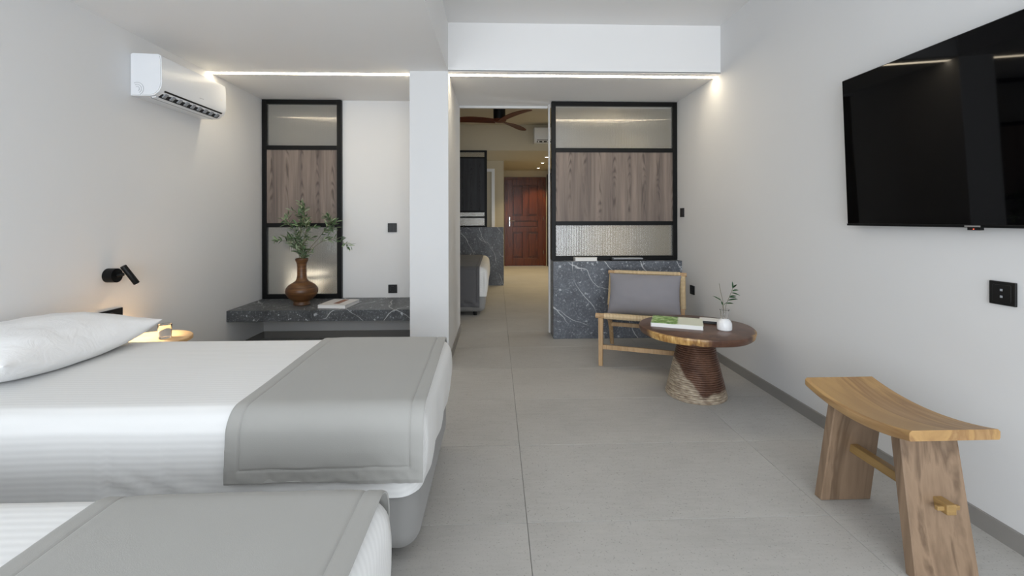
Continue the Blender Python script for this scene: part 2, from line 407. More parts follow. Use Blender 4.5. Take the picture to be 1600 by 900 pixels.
# second room
struct('ceiling_far', B(XL2-.15, XR2+.15, YO, YP, ZC2, ZC2+.1), 'wall_warm', 'ceiling of the second bedroom beyond the opening', 'ceiling')
struct('wall_header', B(XL2, XR2, YO-.06, YO, ZC+.2, ZC2+.1), 'wall_warm', 'plaster strip above the opening on the second room side', 'wall')
struct('ceiling_corridor', B(XL2-.15, XR2+.15, YP, YD+.1, ZC3, ZC2+.1), 'wall_warm', 'low corridor ceiling and beam in front of the entrance door', 'ceiling')
fr = bmesh.new(); box(fr, XR2, XR2+.15, YF+.15, 4.85, 0, 3); box(fr, XR2, XR2+.15, 5.35, YD+.1, 0, 3); box(fr, XR2, XR2+.15, 4.85, 5.35, 2.2, 3)
struct('wall_far_right', fr, 'wall_warm', 'right wall of the second bedroom', 'wall')
wf = bmesh.new()  # out-of-view door frame, added around the second room's lamp opening
for y_ in (4.85, 5.30): box(wf, XR2+.04, XR2+.10, y_, y_+.05, 0, 2.2)
for z_ in (0, 2.15): box(wf, XR2+.04, XR2+.10, 4.90, 5.30, z_, z_+.05)
struct('added_window_2', wf, 'white_p', 'unseen white door frame added in the second bedroom to admit light', 'window')
struct('wall_return', B(XR+.15, XR2+.15, YF, YF+.15, 0, 3), 'wall_warm', 'short return wall of the second bedroom', 'wall')
w2 = bmesh.new(); box(w2, XL2-.15, -.85, YW, YW+.12, 0, ZC3); box(w2, -.06, .154, YW, YW+.12, 0, ZC3); box(w2, -.85, -.06, YW, YW+.12, 2.2, ZC3)
struct('wall_corridor', w2, 'wall_warm', 'cream corridor wall with a white framed doorway', 'wall')
struct('wall_corridor_side', B(.02, .154, YW+.12, YD, 0, ZC3), 'wall_warm', 'corridor side wall beside the entrance door', 'wall')
we = bmesh.new(); box(we, .154, .2, YD, YD+.12, 0, ZC3); box(we, 1.25, XR2, YD, YD+.12, 0, ZC3); box(we, .2, 1.25, YD, YD+.12, 2.24, ZC3)
struct('wall_entrance', we, 'wall_warm', 'cream wall around the entrance door', 'wall')
d2 = thing('door_2', 'white framed bathroom doorway left of the entrance door', 'door', (-.45, YW, 0), kind='structure')
for a in ((-.10, -.035, 0, 2.24), (-.90, -.83, 0, 2.24), (-.83, -.10, 2.18, 2.24)): obj('door_frame', B(a[0], a[1], YW-.02, YW+.0, a[2], a[3]), 'white_p', d2)
obj('door_leaf', B(-.84, -.07, YW+.05, YW+.09, .01, 2.19), 'wall_warm', d2)
# white jamb at the end of the right partition, with the sliding track above the opening
struct('trim_1', B(.540, .556, 4.662, 4.70, 0, ZS), 'wall', 'thin white jamb at the end of the stone counter', 'trim')
struct('trim_2', B(XC, .54, 4.74, 4.78, ZS-.018, ZS), 'wall', 'thin white bead over the opening', 'trim')
struct('trim_3', B(2.18, XR2, 6.95, 7.12, 0, ZC2), 'ceil', 'white pier behind the reeded glass', 'trim')

# ------------------------------------------------------------------ LED strips
def led(x0, x1, label):
    t = thing('led_strip', label, 'light strip', ((x0+x1)/2, YLED, ZS-.006), group='recessed ceiling light strips')
    obj('diffuser', B(x0, x1, YLED-.018, YLED+.018, ZS-.006, ZS+.003), 'led', t)
    for s in (-1, 1): obj('channel_lip', B(x0, x1, YLED+s*.0215-.003, YLED+s*.0215+.003, ZS-.003, ZS+.003), 'white_p', t)
led(XL+.004, XC2-.004, 'warm glowing ceiling light strip over the bench niche beside the air conditioner')
led(XC+.004, XR-.004, 'warm glowing ceiling light strip over the opening and stone counter')

# ------------------------------------------------------------------ glazed partitions
def reeded(x0, x1, z0, z1, y):
    bm = bmesh.new(); pitch = .0165; n = max(4, round((x1-x0)/pitch)); k = 6; rowsF = []
    for i in range(n*k+1):
        f = i/(n*k); x = x0+(x1-x0)*f; ph = (i % k)/k
        yy = y-.0011*math.sin(PI*ph)
        rowsF.append((bm.verts.new((x, yy, z0)), bm.verts.new((x, yy, z1))))
    for a, b in zip(rowsF, rowsF[1:]): bm.faces.new((a[0], b[0], b[1], a[1]))
    l0, l1 = bm.verts.new((x0, y+.006, z0)), bm.verts.new((x0, y+.006, z1)); r0, r1 = bm.verts.new((x1, y+.006, z0)), bm.verts.new((x1, y+.006, z1))
    bm.faces.new((r0, l0, l1, r1)); bm.faces.new((l0, rowsF[0][0], rowsF[0][1], l1)); bm.faces.new((rowsF[-1][0], r0, r1, rowsF[-1][1]))
    bm.faces.new([a[1] for a in rowsF]+[r1, l1]); bm.faces.new([a[0] for a in reversed(rowsF)]+[l0, r0])
    bmesh.ops.recalc_face_normals(bm, faces=bm.faces[:]); return bm
def partition(x0, x1, z0, z1, za, zb, label, y=4.545, t=.042, pane='reed', panel='veneer', d=.05):
    p = thing('glazed_partition', label, 'partition', ((x0+x1)/2, y, z0), group='black steel partitions with smoked wood panels')
    for x in (x0, x1-t): obj('post', B(x, x+t, y-d/2, y+d/2, z0, z1, bev=.002), 'black', p)
    for z in (z0, za-t/2, zb-t/2, z1-t): obj('rail', B(x0+t, x1-t, y-d/2+.002, y+d/2-.002, z, z+t, bev=.002), 'black', p)
    for a, b in ((z0+t, za-t/2), (zb+t/2, z1-t)): obj('glass_pane', reeded(x0+t, x1-t, a, b, y), pane, p, smooth=True)
    obj('wood_panel', B(x0+t, x1-t, y-.012, y+.012, za+t/2, zb-t/2), panel, p)
    return p
partition(-2.305, -1.535, .397, ZS-.004, 1.121, 1.887, 'narrow black framed partition of reeded glass and wood behind the vase')
partition(.556, XR-.004, .762, ZS-.004, 1.133, 1.872, 'wide black framed partition of reeded glass and wood above the stone counter')
# ------------------------------------------------------------------ stone counter and bench
tag(obj('stone_counter', B(.556, XR-.001, 4.41, 4.66, 0, .76, bev=.003), 'marble'), 'dark veined marble counter block behind the lounge chair', 'counter')
tag(obj('stone_bench', B(XL+.001, XC2-.001, 3.94, YF-.001, .30, .395, bev=.003), 'marble_b'), 'dark marble bench slab floating in the niche under the vase', 'bench')

# ------------------------------------------------------------------ beds
def wr(p, s, a): return noise.noise(Vector((p.x*s, p.y*s, p.z*s)))*a
def bed(name, label, x0, x1, y0, y1, ztop, zhem, creases=(), near=-1):
    t = thing(name, label, 'bed', ((x0+x1)/2, (y0+y1)/2, 0))
    zb = .045
    bs_ = obj('base', rbox(x0+.03, x1-.014, y0+.022, y1-.022, zb, zhem+.10, .07, (14, 8, 4)), 'base_f', t, smooth=True)
    for sx in (x0+.12, x1-.14):
        for sy in (y0+.1, y1-.1): obj('leg', lathe(bmesh.new(), [(0, 0), (.022, 0), (.028, zb+.01), (0, zb+.01)], 16, (sx, sy, 0)), 'blackp', bs_, smooth=True)
    def d(w, n):
        side = max(0, min(1, (ztop-.05-w.z)/.2))
        v = Vector((0, 0, 0))
        a = wr(w, 3, .002 if n.z > .9 else .005)
        if abs(n.y) > .5:
            a += .008*math.sin(PI*max(0, min(1, (w.z-zhem)/(ztop-zhem))))
            for cx in creases: a += .004*math.exp(-((w.x-cx)/.010)**2)*side-.004*math.exp(-((w.x-cx-.022)/.012)**2)*side
            if creases:
                u = (w.x-creases[0])*.75+(w.z-zhem)*1.0
                k_ = max(0, min(1, (w.x-creases[0])/.03))*math.exp(-max(0, w.x-creases[0]-.05)/.25)
                low = max(0, 1-(w.z-zhem)/.13)
                a += .0075*low*k_*math.sin(u*62+3*noise.noise(Vector((w.x*6, w.z*6, 0))))
                a += .004*low*noise.noise(Vector((w.x*22, w.z*9, 4)))
        if n.x > .5: a += .018*math.sin(PI*max(0, min(1, (w.z-zhem)/(ztop-zhem))))+.004*math.sin(w.y*23)*side
        v += n*a
        if w.z < zhem+.05: v.z += wr(w, 5, .014)
        return v
    bs = None; mt = obj('mattress_sheet', rbox(x0, x1, y0, y1, zhem, ztop, .075, (90, 24, 14), d, flat=True), 'sheet', t, smooth=True)
    return t
BX0, BX1 = XL+.02, -.25
bed('single_bed', 'single bed with white striped sheet and grey base beside the bench niche', BX0, BX1, 1.495, 2.44, .55, .262, creases=(-1.27, -1.09))
bed('single_bed', 'single bed with white sheet nearest the viewer, cut by the photo edge', BX0, BX1, .14, 1.08, .55, .262)
def throw(name, label, x0, x1, y0, y1, ztop, zn, zf, mat='throw', off=.005, hem=.045, r=.08, far=True, skew=0):
    """quilted runner over a bed: a path over the far side, the top and the near side"""
    pts = []
    yn, yf, zt = y0-off-.012, y1+off+.010, ztop+off
    def seg(a, b, n): pts.extend([(a[0]+(b[0]-a[0])*i/n, a[1]+(b[1]-a[1])*i/n) for i in range(n)])
    seg((yn-.010, zn), (yn, zt-r), 44)
    for i in range(9):
        a = PI/2*i/9; pts.append((yn+r-r*math.cos(a), zt-r+r*math.sin(a)))
    seg((yn+r, zt), (yf-r, zt), 46)
    for i in range(9):
        a = PI/2*i/9; pts.append((yf-r+r*math.sin(a), zt-r+r*math.cos(a)))
    seg((yf, zt-r), (yf, zf), 14); pts.append((yf, zf))
    L = [0]
    for a, b in zip(pts, pts[1:]): L.append(L[-1]+math.hypot(b[0]-a[0], b[1]-a[1]))
    nx = 80; bm = bmesh.new(); grid = []
    xs = sorted(set([x0+(x1-x0)*i/nx for i in range(nx+1)]+[x0+.003, x1-.003, x0+hem-.004, x0+hem, x0+hem+.004, x1-hem-.004, x1-hem, x1-hem+.004]))
    for i, (py, pz) in enumerate(pts):
        a, b = pts[max(i-1, 0)], pts[min(i+1, len(pts)-1)]
        ty, tz = b[0]-a[0], b[1]-a[1]; l = math.hypot(ty, tz); nyv, nzv = -tz/l, ty/l
        row = []
        for x in xs:
            ex = min(x-x0, x1-x); es = min(L[i], L[-1]-L[i]); e = min(ex, es)
            h = .003*min(1, e/.006) - .0035*math.exp(-((e-hem)/.0035)**2)
            if e > hem: h += .002*min(1, (e-hem)/.05)
            side = max(0, min(1, (zt-.12-pz)/.15))
            lowk = max(0, 1-max(0, pz-zn-hem)/.11)*(1 if es > hem else .5)
            h += side*(.013*lowk*noise.noise(Vector((x*16+pz*14, pz*9-x*4, py)))+.004*noise.noise(Vector((x*7, py*4, pz*7))))
            h += .003*noise.noise(Vector((x*4, py*4, 3)))
            if e < hem: h += .0022*noise.noise(Vector((x*45, pz*45, py*45)))*(1 if side > 0 else .3)
            zz = pz+nzv*h
            if i == 0 or i == len(pts)-1: zz += .006*math.sin((x-x0)*9)
            row.append(bm.verts.new((x+skew*(py-y1), py+nyv*h, zz)))
        grid.append(row)
    for i in range(len(grid)-1):
        for j in range(len(xs)-1): bm.faces.new((grid[i][j], grid[i][j+1], grid[i+1][j+1], grid[i+1][j]))
    bmesh.ops.recalc_face_normals(bm, faces=bm.faces[:])
    up = sum(f.normal.z for f in bm.faces)
    if up < 0: bmesh.ops.reverse_faces(bm, faces=bm.faces[:])
    bmesh.ops.solidify(bm, geom=bm.faces[:], thickness=.004)
    o = obj(name, bm, mat, smooth=True)
    return tag(o, label, 'throw', 'grey bed runners')
throw('bed_throw', 'grey quilted runner draped over the foot of the bed by the niche', -.90, -.268, 1.495, 2.44, .55, .328, .33, skew=-.03)
throw('bed_throw', 'grey quilted runner on the bed nearest the viewer', -.885, -.258, .14, 1.08, .55, .30, .29)
def pillowmesh(w, d, h, n=34, pinch=.07, wrk=.006, seed=0):
    bm = bmesh.new(); top, bot = {}, {}
    for i in range(n+1):
        for j in range(n+1):
            u = math.sin(PI/2*(2*i/n-1)); v = math.sin(PI/2*(2*j/n-1))
            x = w/2*u*(1-pinch*(1-v*v)); y = d/2*v*(1-pinch*.8*(1-u*u))
            t = (max(0, 1-abs(u)**2.6)**.5)*(max(0, 1-abs(v)**2.6)**.5)
            k = noise.noise(Vector((x*7+seed, y*7, 1)))*wrk+noise.noise(Vector((x*17, y*17+seed, 2)))*wrk*.5
            e = min(1, t*2.2)
            top[i, j] = bm.verts.new((x, y, h*.60*t+k*e))
            if i in (0, n) or j in (0, n): bot[i, j] = top[i, j]
            else: bot[i, j] = bm.verts.new((x, y, -h*.40*t+k*e*.4))
    for i in range(n):
        for j in range(n):
            bm.faces.new([top[a] for a in ((i, j), (i+1, j), (i+1, j+1), (i, j+1))])
            q = [bot[a] for a in ((i, j), (i, j+1), (i+1, j+1), (i+1, j))]
            try: bm.faces.new(q)
            except ValueError: pass
    bmesh.ops.recalc_face_normals(bm, faces=bm.faces[:]); return bm
pb = pillowmesh(.56, .76, .215, seed=3, wrk=.009)
for v_ in pb.verts:
    u, w_ = v_.co.x/.27, v_.co.y/.38
    v_.co.z += .02*(max(0, u)*abs(w_))**2*2
    v_.co.z = max(v_.co.z, -.060)
pb.transform(Matrix.Translation((-2.012, 2.025, .6165)))
tag(obj('bed_pillow', pb, 'pillow', smooth=True), 'plump white pillow on the bed by the wall sconce', 'pillow')

# ------------------------------------------------------------------ bedside table, glass, sconce, sockets, air conditioner
NX, NY, NZ = -2.085, 2.80, .46
t = thing('bedside_table', 'round light oak bedside table lit by the wall sconce', 'bedside table', (NX, NY, 0))
obj('tabletop', lathe(bmesh.new(), [(0, NZ-.025), (.2, NZ-.025), (.208, NZ-.02), (.208, NZ-.004), (.204, NZ), (0, NZ)], 48, (NX, NY, 0)), 'night', t, smooth=True)
for k in range(3):
    a = 2*PI*k/3+.5; bm = bmesh.new(); tube(bm, [(NX+.11*math.cos(a), NY+.11*math.sin(a), NZ-.025), (NX+.17*math.cos(a), NY+.17*math.sin(a), 0)], [.016, .011], 12)
    obj('leg', bm, 'night', t, smooth=True)
gl = thing('water_glass', 'small clear tumbler on the bedside table', 'glass', (-2.005, 2.80, NZ))
obj('bowl', lathe(bmesh.new(), [(0, 0), (.030, 0), (.033, .004), (.036, .082), (.034, .084), (.032, .080), (.029, .012), (0, .010)], 32, (-2.005, 2.80, NZ+.0005)), 'glass', gl, smooth=True)
def sconce(y, z, label, power):
    t = thing('wall_sconce', label, 'wall lamp', (XL, y, z), group='black wall spot lamps')
    bm = bmesh.new(); tube(bm, [(XL+.0005, y, z), (XL+.055, y, z)], .042, 32); obj('wall_mount', bm, 'black', t, smooth=True)
    bm = bmesh.new(); tube(bm, [(XL+.055, y, z), (XL+.085, y+.01, z+.005)], .010, 12); obj('joint', bm, 'black', t, smooth=True)
    a, b = Vector((XL+.085, y+.005, z+.055)), Vector((XL+.125, y+.055, z-.055))
    bm = bmesh.new(); dv = (b-a); tube(bm, [a, a+dv*.02, b-dv*.02, b], [.015, .0165, .0165, .0165], 24); obj('spot_head', bm, 'black', t, smooth=True)
    bm = bmesh.new(); tube(bm, [b-dv*.005, b+dv*.008], .012, 20); obj('bulb', bm, 'bulb', t)
    l = bpy.data.lights.new('sconce_light', 'SPOT'); l.energy = power; l.color = (1, .88, .70); l.spot_size = math.radians(82); l.spot_blend = .7; l.shadow_soft_size = .012
    o = bpy.data.objects.new('sconce_light', l); COL.objects.link(o); o.location = b+dv*.06-Vector((XL, y, z)); o.parent = t
    o.rotation_euler = Vector((.07, -.02, -1)).to_track_quat('-Z', 'Y').to_euler()
sconce(2.765, .845, 'small black wall spot lamp above the bedside table', 22)
def plate(name, label, cat, wall, a, b, z0, z1, kind):
    """wall: ('x', X, dir) plate facing dir along X spanning y a..b ; ('y', Y, dir)"""
    ax, c, s = wall; mid = (a+b)/2; zm = (z0+z1)/2
    def bx(a0, a1, h0, h1, q0, q1, bev=0):
        lo, hi = sorted((c+s*h0, c+s*h1))
        return B(lo, hi, a0, a1, q0, q1, bev=bev) if ax == 'x' else B(a0, a1, lo, hi, q0, q1, bev=bev)
    t = thing(name, label, cat, (c, mid, z0) if ax == 'x' else (mid, c, z0))
    cp_ = obj('cover_plate', bx(a, b, .0005, .010, z0, z1, .002), 'blackp', t)
    i = .012
    if kind == 'socket':
        u = Vector((0, 0, 0)); bm = bmesh.new(); r = min(b-a, z1-z0)*.30
        p0 = Vector((c+s*.0098, mid, zm)) if ax == 'x' else Vector((mid, c+s*.0098, zm)); n_ = Vector((s, 0, 0)) if ax == 'x' else Vector((0, s, 0))
        ring = []
        for k in range(25):
            ang = 2*PI*k/24; e = (Vector((0, math.cos(ang), math.sin(ang))) if ax == 'x' else Vector((math.cos(ang), 0, math.sin(ang))))*r
            ring.append(p0+e+n_*.001)
        tube(bm, ring, .0016, 6, cap=False); obj('socket_ring', bm, 'dgrey_p', t, smooth=True)
        for k in (-1, 1):
            e = (Vector((0, 1, 0)) if ax == 'x' else Vector((1, 0, 0)))*k*r*.42
            bm = bmesh.new(); tube(bm, [p0+e, p0+e+n_*.0015], .0028, 10); obj('pin_hole', bm, 'dgrey_p', t)
    elif kind == 'switch':
        for k in range(2):
            h0 = a+i+(b-a-2*i)*k/2; h1 = a+i+(b-a-2*i)*(k+1)/2
            obj('rocker', bx(h0+.0007, h1-.0007, .009, .0125, z0+i, z1-i, .001), 'blackp', t)
    elif kind == 'single':
        obj('rocker', bx(a+i, b-i, .009, .0125, z0+i, z1-i, .001), 'blackp', t)
    elif kind == 'data':
        ins_ = obj('insert', bx(a+i, b-i, .009, .0115, z0+i, z1-i, .001), 'blackp', t)
        for dz in (.012, -.012): obj('port', bx(mid-.004, mid+.004, .011, .0125, zm+dz-.004, zm+dz+.004), 'grey_p', ins_)
    return t
plate('wall_switch', 'black light switch on the white niche wall above the bench', 'switch', ('y', YF, -1), -1.088, -.998, 1.048, 1.138, 'switch')
plate('wall_socket', 'black socket on the niche wall just above the bench', 'socket', ('y', YF, -1), -1.084, -.996, .438, .524, 'socket')
plate('wall_switch', 'small black switch on the right wall beside the wide partition', 'switch', ('x', XR, -1), 4.355, 4.44, 1.195, 1.283, 'single')
plate('wall_socket', 'black socket low on the right wall behind the lounge chair', 'socket', ('x', XR, -1), 4.125, 4.215, .468, .552, 'socket')
plate('wall_outlet', 'large black outlet plate under the television', 'socket', ('x', XR, -1), 1.53, 1.615, .86, .945, 'data')
plate('wall_socket', 'black socket plate half hidden behind the white pillow', 'socket', ('x', XL, 1), 2.69, 2.862, .555, .637, 'socket')

def aircon(name, label, X0, dirx, y0, y1, z0, z1, depth, axis='x'):
    """profile in (depth, z) swept along the wall"""
    prof = [(0, 0), (.0, .27), (.012, .278), (.17, .272), (.186, .262), (.19, .24), (.193, .09), (.189, .060), (.176, .030), (.145, .006), (.12, 0)]
    sc = (z1-z0)/.278
    t = thing(name, label, 'air conditioner', (X0, (y0+y1)/2, z0) if axis == 'x' else ((y0+y1)/2, X0, z0))
    def P(d, z, y):
        return (X0+dirx*d, y, z0+z*sc) if axis == 'x' else (y, X0+dirx*d, z0+z*sc)
    bm = bmesh.new(); A = [bm.verts.new(P(d, z, y0)) for d, z in prof]; Bv = [bm.verts.new(P(d, z, y1)) for d, z in prof]
    bm.faces.new(A); bm.faces.new(Bv[::-1])
    for i in range(len(prof)):
        j = (i+1) % len(prof); bm.faces.new((A[i], A[j], Bv[j], Bv[i]))
    bmesh.ops.recalc_face_normals(bm, faces=bm.faces[:])
    es = [e for e in bm.edges if abs((e.verts[0].co-e.verts[1].co).length-(y1-y0)) > .01]
    bmesh.ops.bevel(bm, geom=es, offset=.006, segments=2, affect='EDGES')
    obj('body', bm, 'white_p', t, smooth=True)
    # outlet: dark slot, louvre vanes and flap on the slanted underside
    L = y1-y0
    def quadbar(name, d0, zz0, d1, zz1, ya, yb, th, mat):
        bm = bmesh.new(); v0, v1 = Vector((d0, zz0)), Vector((d1, zz1)); e = (v1-v0).normalized(); n_ = Vector((e.y, -e.x))*th
        vs = []
        for yy in (ya, yb):
            for p in (v0, v1, v1+n_, v0+n_): vs.append(bm.verts.new(P(p.x, p.y, yy)))
        for f in ((0, 1, 2, 3), (7, 6, 5, 4), (0, 4, 5, 1), (1, 5, 6, 2), (2, 6, 7, 3), (3, 7, 4, 0)): bm.faces.new([vs[k] for k in f])
        bmesh.ops.recalc_face_normals(bm, faces=bm.faces[:]); return obj(name, bm, mat, t)
    quadbar('outlet_slot', .140, .003, .183, .044, y0+.045, y1-.04, .004, 'dark')
    n = 9
    for k in range(n):
        yy = y0+.075+(L-.15)*k/(n-1); quadbar('louvre_vane',  .148, .008, .172, .031, yy-.013, yy+.013, .009, 'grey_p' if axis == 'x' else 'white_p')
    quadbar('flap', .112, -.001, .138, .005, y0+.03, y1-.03, .007, 'white_p')
    quadbar('flap_edge', .100, -.001, .108, .0005, y0+.03, y1-.03, .006, 'grey_p')
    return t, P
t, P = aircon('air_conditioner', 'white wall air conditioner above the bed beside the light strip', XL+.0005, 1, 2.93, 3.62, 1.962, 2.232, .19)
def front_quad(name, y0, y1, z0, z1, mat, d=.1925):
    lo = XL+d
    obj(name, B(lo, lo+.0008, y0, y1, z0, z1), mat, t)
front_quad('display', 3.545, 3.565, 2.09, 2.105, 'paper')
front_quad('brand_mark', 3.30, 3.345, 2.045, 2.052, 'grey_p')
bm = bmesh.new()
for r in (.040, .027, .014):                      # printed arcs on the end cap
    pts = [(XL+.045+r*math.cos(a), 2.9295, 2.0+.004+r*math.sin(a)) for a in [(-.55+1.6*i/14)*PI*.62 for i in range(15)]]
    tube(bm, pts, .0012, 4)
obj('printed_mark', bm, 'grey_p', t)

# ------------------------------------------------------------------ tall vase, olive branches, bench book
VX, VY, VZ = -1.790, 4.215, .395
vp = [(0, 0), (.068, 0), (.074, .006), (.070, .022), (.066, .032), (.085, .045), (.118, .075), (.136, .105), (.140, .13), (.134, .155), (.112, .182), (.080, .202), (.056, .218), (.044, .24), (.040, .28), (.039, .34), (.042, .375), (.050, .398), (.055, .404), (.055, .422), (.050, .426), (.046, .42), (.034, .40), (.030, .34), (.030, .25), (0, .24)]
tag(obj('floor_vase', lathe(bmesh.new(), vp, 56, (VX, VY, VZ)), 'vase', smooth=True), 'tall brown turned bottle vase on the stone bench', 'vase')
def leafmesh(L, w, mat, curl=.12):
    bm = bmesh.new(); n = 5; rows_ = []
    for i in range(n+1):
        f = i/n; ww = w/2*math.sin(PI*min(1, f*.92+.06))**.8 if 0 < i < n else .0004
        z = -curl*L*f*f
        rows_.append([bm.verts.new((f*L, -ww, z+ww*.35)), bm.verts.new((f*L, 0, z)), bm.verts.new((f*L, ww, z+ww*.35))])
    for a, b in zip(rows_, rows_[1:]):
        for k in (0, 1): bm.faces.new((a[k], b[k], b[k+1], a[k+1]))
    bmesh.ops.solidify(bm, geom=bm.faces[:], thickness=.0006)
    return mesh_only('leaf', bm, mat, True)
LEAF = [leafmesh(.060, .0145, 'leaf'), leafmesh(.052, .0155, 'leaf', .2), leafmesh(.068, .0145, 'leaf', .05)]
def curve_pts(cp, n):
    cp = [Vector(c) for c in cp]; out = []
    P_ = [cp[0]]+cp+[cp[-1]]
    for i in range(len(cp)-1):
        a, b, c, d = P_[i:i+4]
        for k in range(n):
            t_ = k/n
            out.append(.5*((2*b)+(c-a)*t_+(2*a-5*b+4*c-d)*t_*t_+(3*b-a-3*c+d)*t_**3))
    out.append(cp[-1]); return out
def leafmat(p, d, roll, flip=1):
    d = d.normalized(); up = Vector((0, 0, 1)); s = up.cross(d)
    if s.length < .1: s = Vector((0, 1, 0)).cross(d)
    s.normalize(); u = d.cross(s); R_ = Matrix((d, s, u)).transposed().to_4x4()
    return Matrix.Translation(p) @ R_ @ Matrix.Rotation(roll, 4, 'X')
def branch(label, base, cp, start, step, twigs, leaves, meshes, rad=.003, spread=.9, name='olive_branch', group='olive branches in the brown vase', size=1):
    root = thing(name, label, 'branch', base, group=group); bm = bmesh.new()
    pts = curve_pts(cp, 10); n = len(pts)
    tube(bm, pts, [rad*(1-.7*i/n) for i in range(n)], 6)
    spots = []
    def along(ps, i0, st, k0=1.0):
        acc = 0; nxt = 0; side = random.random()*6
        for i in range(1, len(ps)):
            dl = (ps[i]-ps[i-1]).length; acc += dl
            if i < i0: nxt = acc; continue
            while acc >= nxt:
                nxt += st; side += PI/2+random.uniform(-.4, .4)
                d = (ps[i]-ps[i-1]).normalized(); o1 = d.orthogonal().normalized(); o2 = d.cross(o1)
                for sg in (0, PI):
                    lat = o1*math.cos(side+sg)+o2*math.sin(side+sg)
                    spots.append((ps[i], (d*random.uniform(.5, 1)+lat*spread*random.uniform(.6, 1.1)).normalized()))
        spots.append((ps[-1], (ps[-1]-ps[-2]).normalized()))
    along(pts, int(start*n), step)
    for k in range(twigs):
        i = int((start+(.95-start)*(k+random.random()*.6)/max(1, twigs))*n); i = min(max(i, 1), n-2)
        d = (pts[i+1]-pts[i-1]).normalized(); a = random.uniform(0, 2*PI); lat = Vector((math.cos(a), .7*math.sin(a), random.uniform(-.1, .5)))
        e = (d*.6+lat).normalized()*random.uniform(.06, .11)*size
        tp = curve_pts([pts[i], pts[i]+e*.5+Vector((0, 0, .006)), pts[i]+e], 5)
        tube(bm, tp, [rad*.5*(1-.6*j/len(tp)) for j in range(len(tp))], 5); along(tp, 2, step)
    obj('stem', bm, 'twig', root, local=True)
    if len(spots) > leaves: spots = random.sample(spots, leaves)
    for p, d in spots: inst('leaf', random.choice(meshes), root, leafmat(p, d, random.uniform(-1.2, 1.2)) @ Matrix.Scale(random.uniform(.75, 1.15), 4))
    return root
MZ = VZ+.30; MO = Vector((VX, VY, MZ))
branch('tallest bushy olive branch standing upright in the brown vase', MO, [(0, 0, 0), (.0, 0, .15), (-.015, -.01, .32), (.01, 0, .48), (.03, .0, .60)], .22, .017, 13, 140, LEAF)
branch('leafy olive branch leaning slightly left out of the brown vase', MO, [(-.012, .01, 0), (-.012, .01, .14), (-.05, .02, .30), (-.10, .01, .42), (-.14, .0, .47)], .25, .018, 8, 90, LEAF)
branch('low olive branch sticking out to the left of the vase', MO, [(-.014, -.012, 0), (-.016, -.012, .14), (-.06, -.02, .24), (-.13, -.03, .285), (-.205, -.03, .29)], .34, .018, 5, 60, LEAF)
branch('olive branch leaning right of centre over the brown vase', MO, [(.012, -.014, 0), (.012, -.014, .14), (.03, -.03, .28), (.06, -.04, .40), (.085, -.04, .47)], .2, .018, 9, 95, LEAF)
branch('long olive branch arching right to a leafy tuft by the partition post', MO, [(.016, 0, 0), (.016, 0, .13), (.08, -.01, .22), (.17, -.02, .32), (.24, -.02, .42), (.29, -.02, .46)], .64, .013, 8, 75, LEAF, spread=1.1)
branch('thin drooping olive branch reaching over the white niche wall', MO, [(.014, .012, 0), (.016, .012, .13), (.09, .0, .21), (.22, -.02, .29), (.35, -.03, .28), (.46, -.03, .235)], .5, .022, 3, 34, LEAF, rad=.0022)
def book(name, label, c, w, d, h, rot, cover, strip=None, page='paper', cat='book'):
    t = thing(name, label, cat, c, rot)
    obj('pages', B(-w/2+.003, w/2-.003, -d/2+.003, d/2-.003, .002, h-.002), page, t, local=True)
    cv = obj('cover', B(-w/2, w/2, -d/2, d/2, h-.002, h), cover, t, local=True)
    obj('back_cover', B(-w/2, w/2, -d/2, d/2, 0, .002), cover if isinstance(cover, str) and cover != 'cover_green' else 'cover_white', t, local=True)
    obj('spine', B(-w/2-.0015, -w/2+.001, -d/2, d/2, 0, h), 'cover_white' if cover == 'cover_green' else cover, t, local=True)
    if strip: obj('cover_print', B(strip[0], strip[1], strip[2], strip[3], h, h+.0006), 'cover_brown', t, local=True)
    return t
book('coffee_table_book', 'white book with a brown cover stripe on the stone bench', (-1.43, 4.16, .3955), .25, .30, .03, -.12, 'cover_white', strip=(-.02, .035, -.08, .13))
book('booklet', 'white booklet lying on the stone counter beside the opening', (.885, 4.49, .7605), .22, .12, .035, .03, 'cover_white')
tr = thing('desk_tray', 'black tray with a silver notebook on the stone counter', 'tray', (1.30, 4.475, .7605))
obj('tray_base', B(1.14, 1.47, 4.42, 4.515, .7605, .768, bev=.001), 'blackp', tr)
for a in ((1.135, 1.145, 4.415, 4.52), (1.465, 1.475, 4.415, 4.52), (1.145, 1.465, 4.415, 4.422), (1.145, 1.465, 4.513, 4.52)): obj('tray_rim', B(a[0], a[1], a[2], a[3], .7605, .778), 'blackp', tr)
tag(obj('notebook', B(1.16, 1.45, 4.425, 4.51, .7685, .790, bev=.002), 'grey_p'), 'thin silver notebook lying in the black tray', 'notebook')

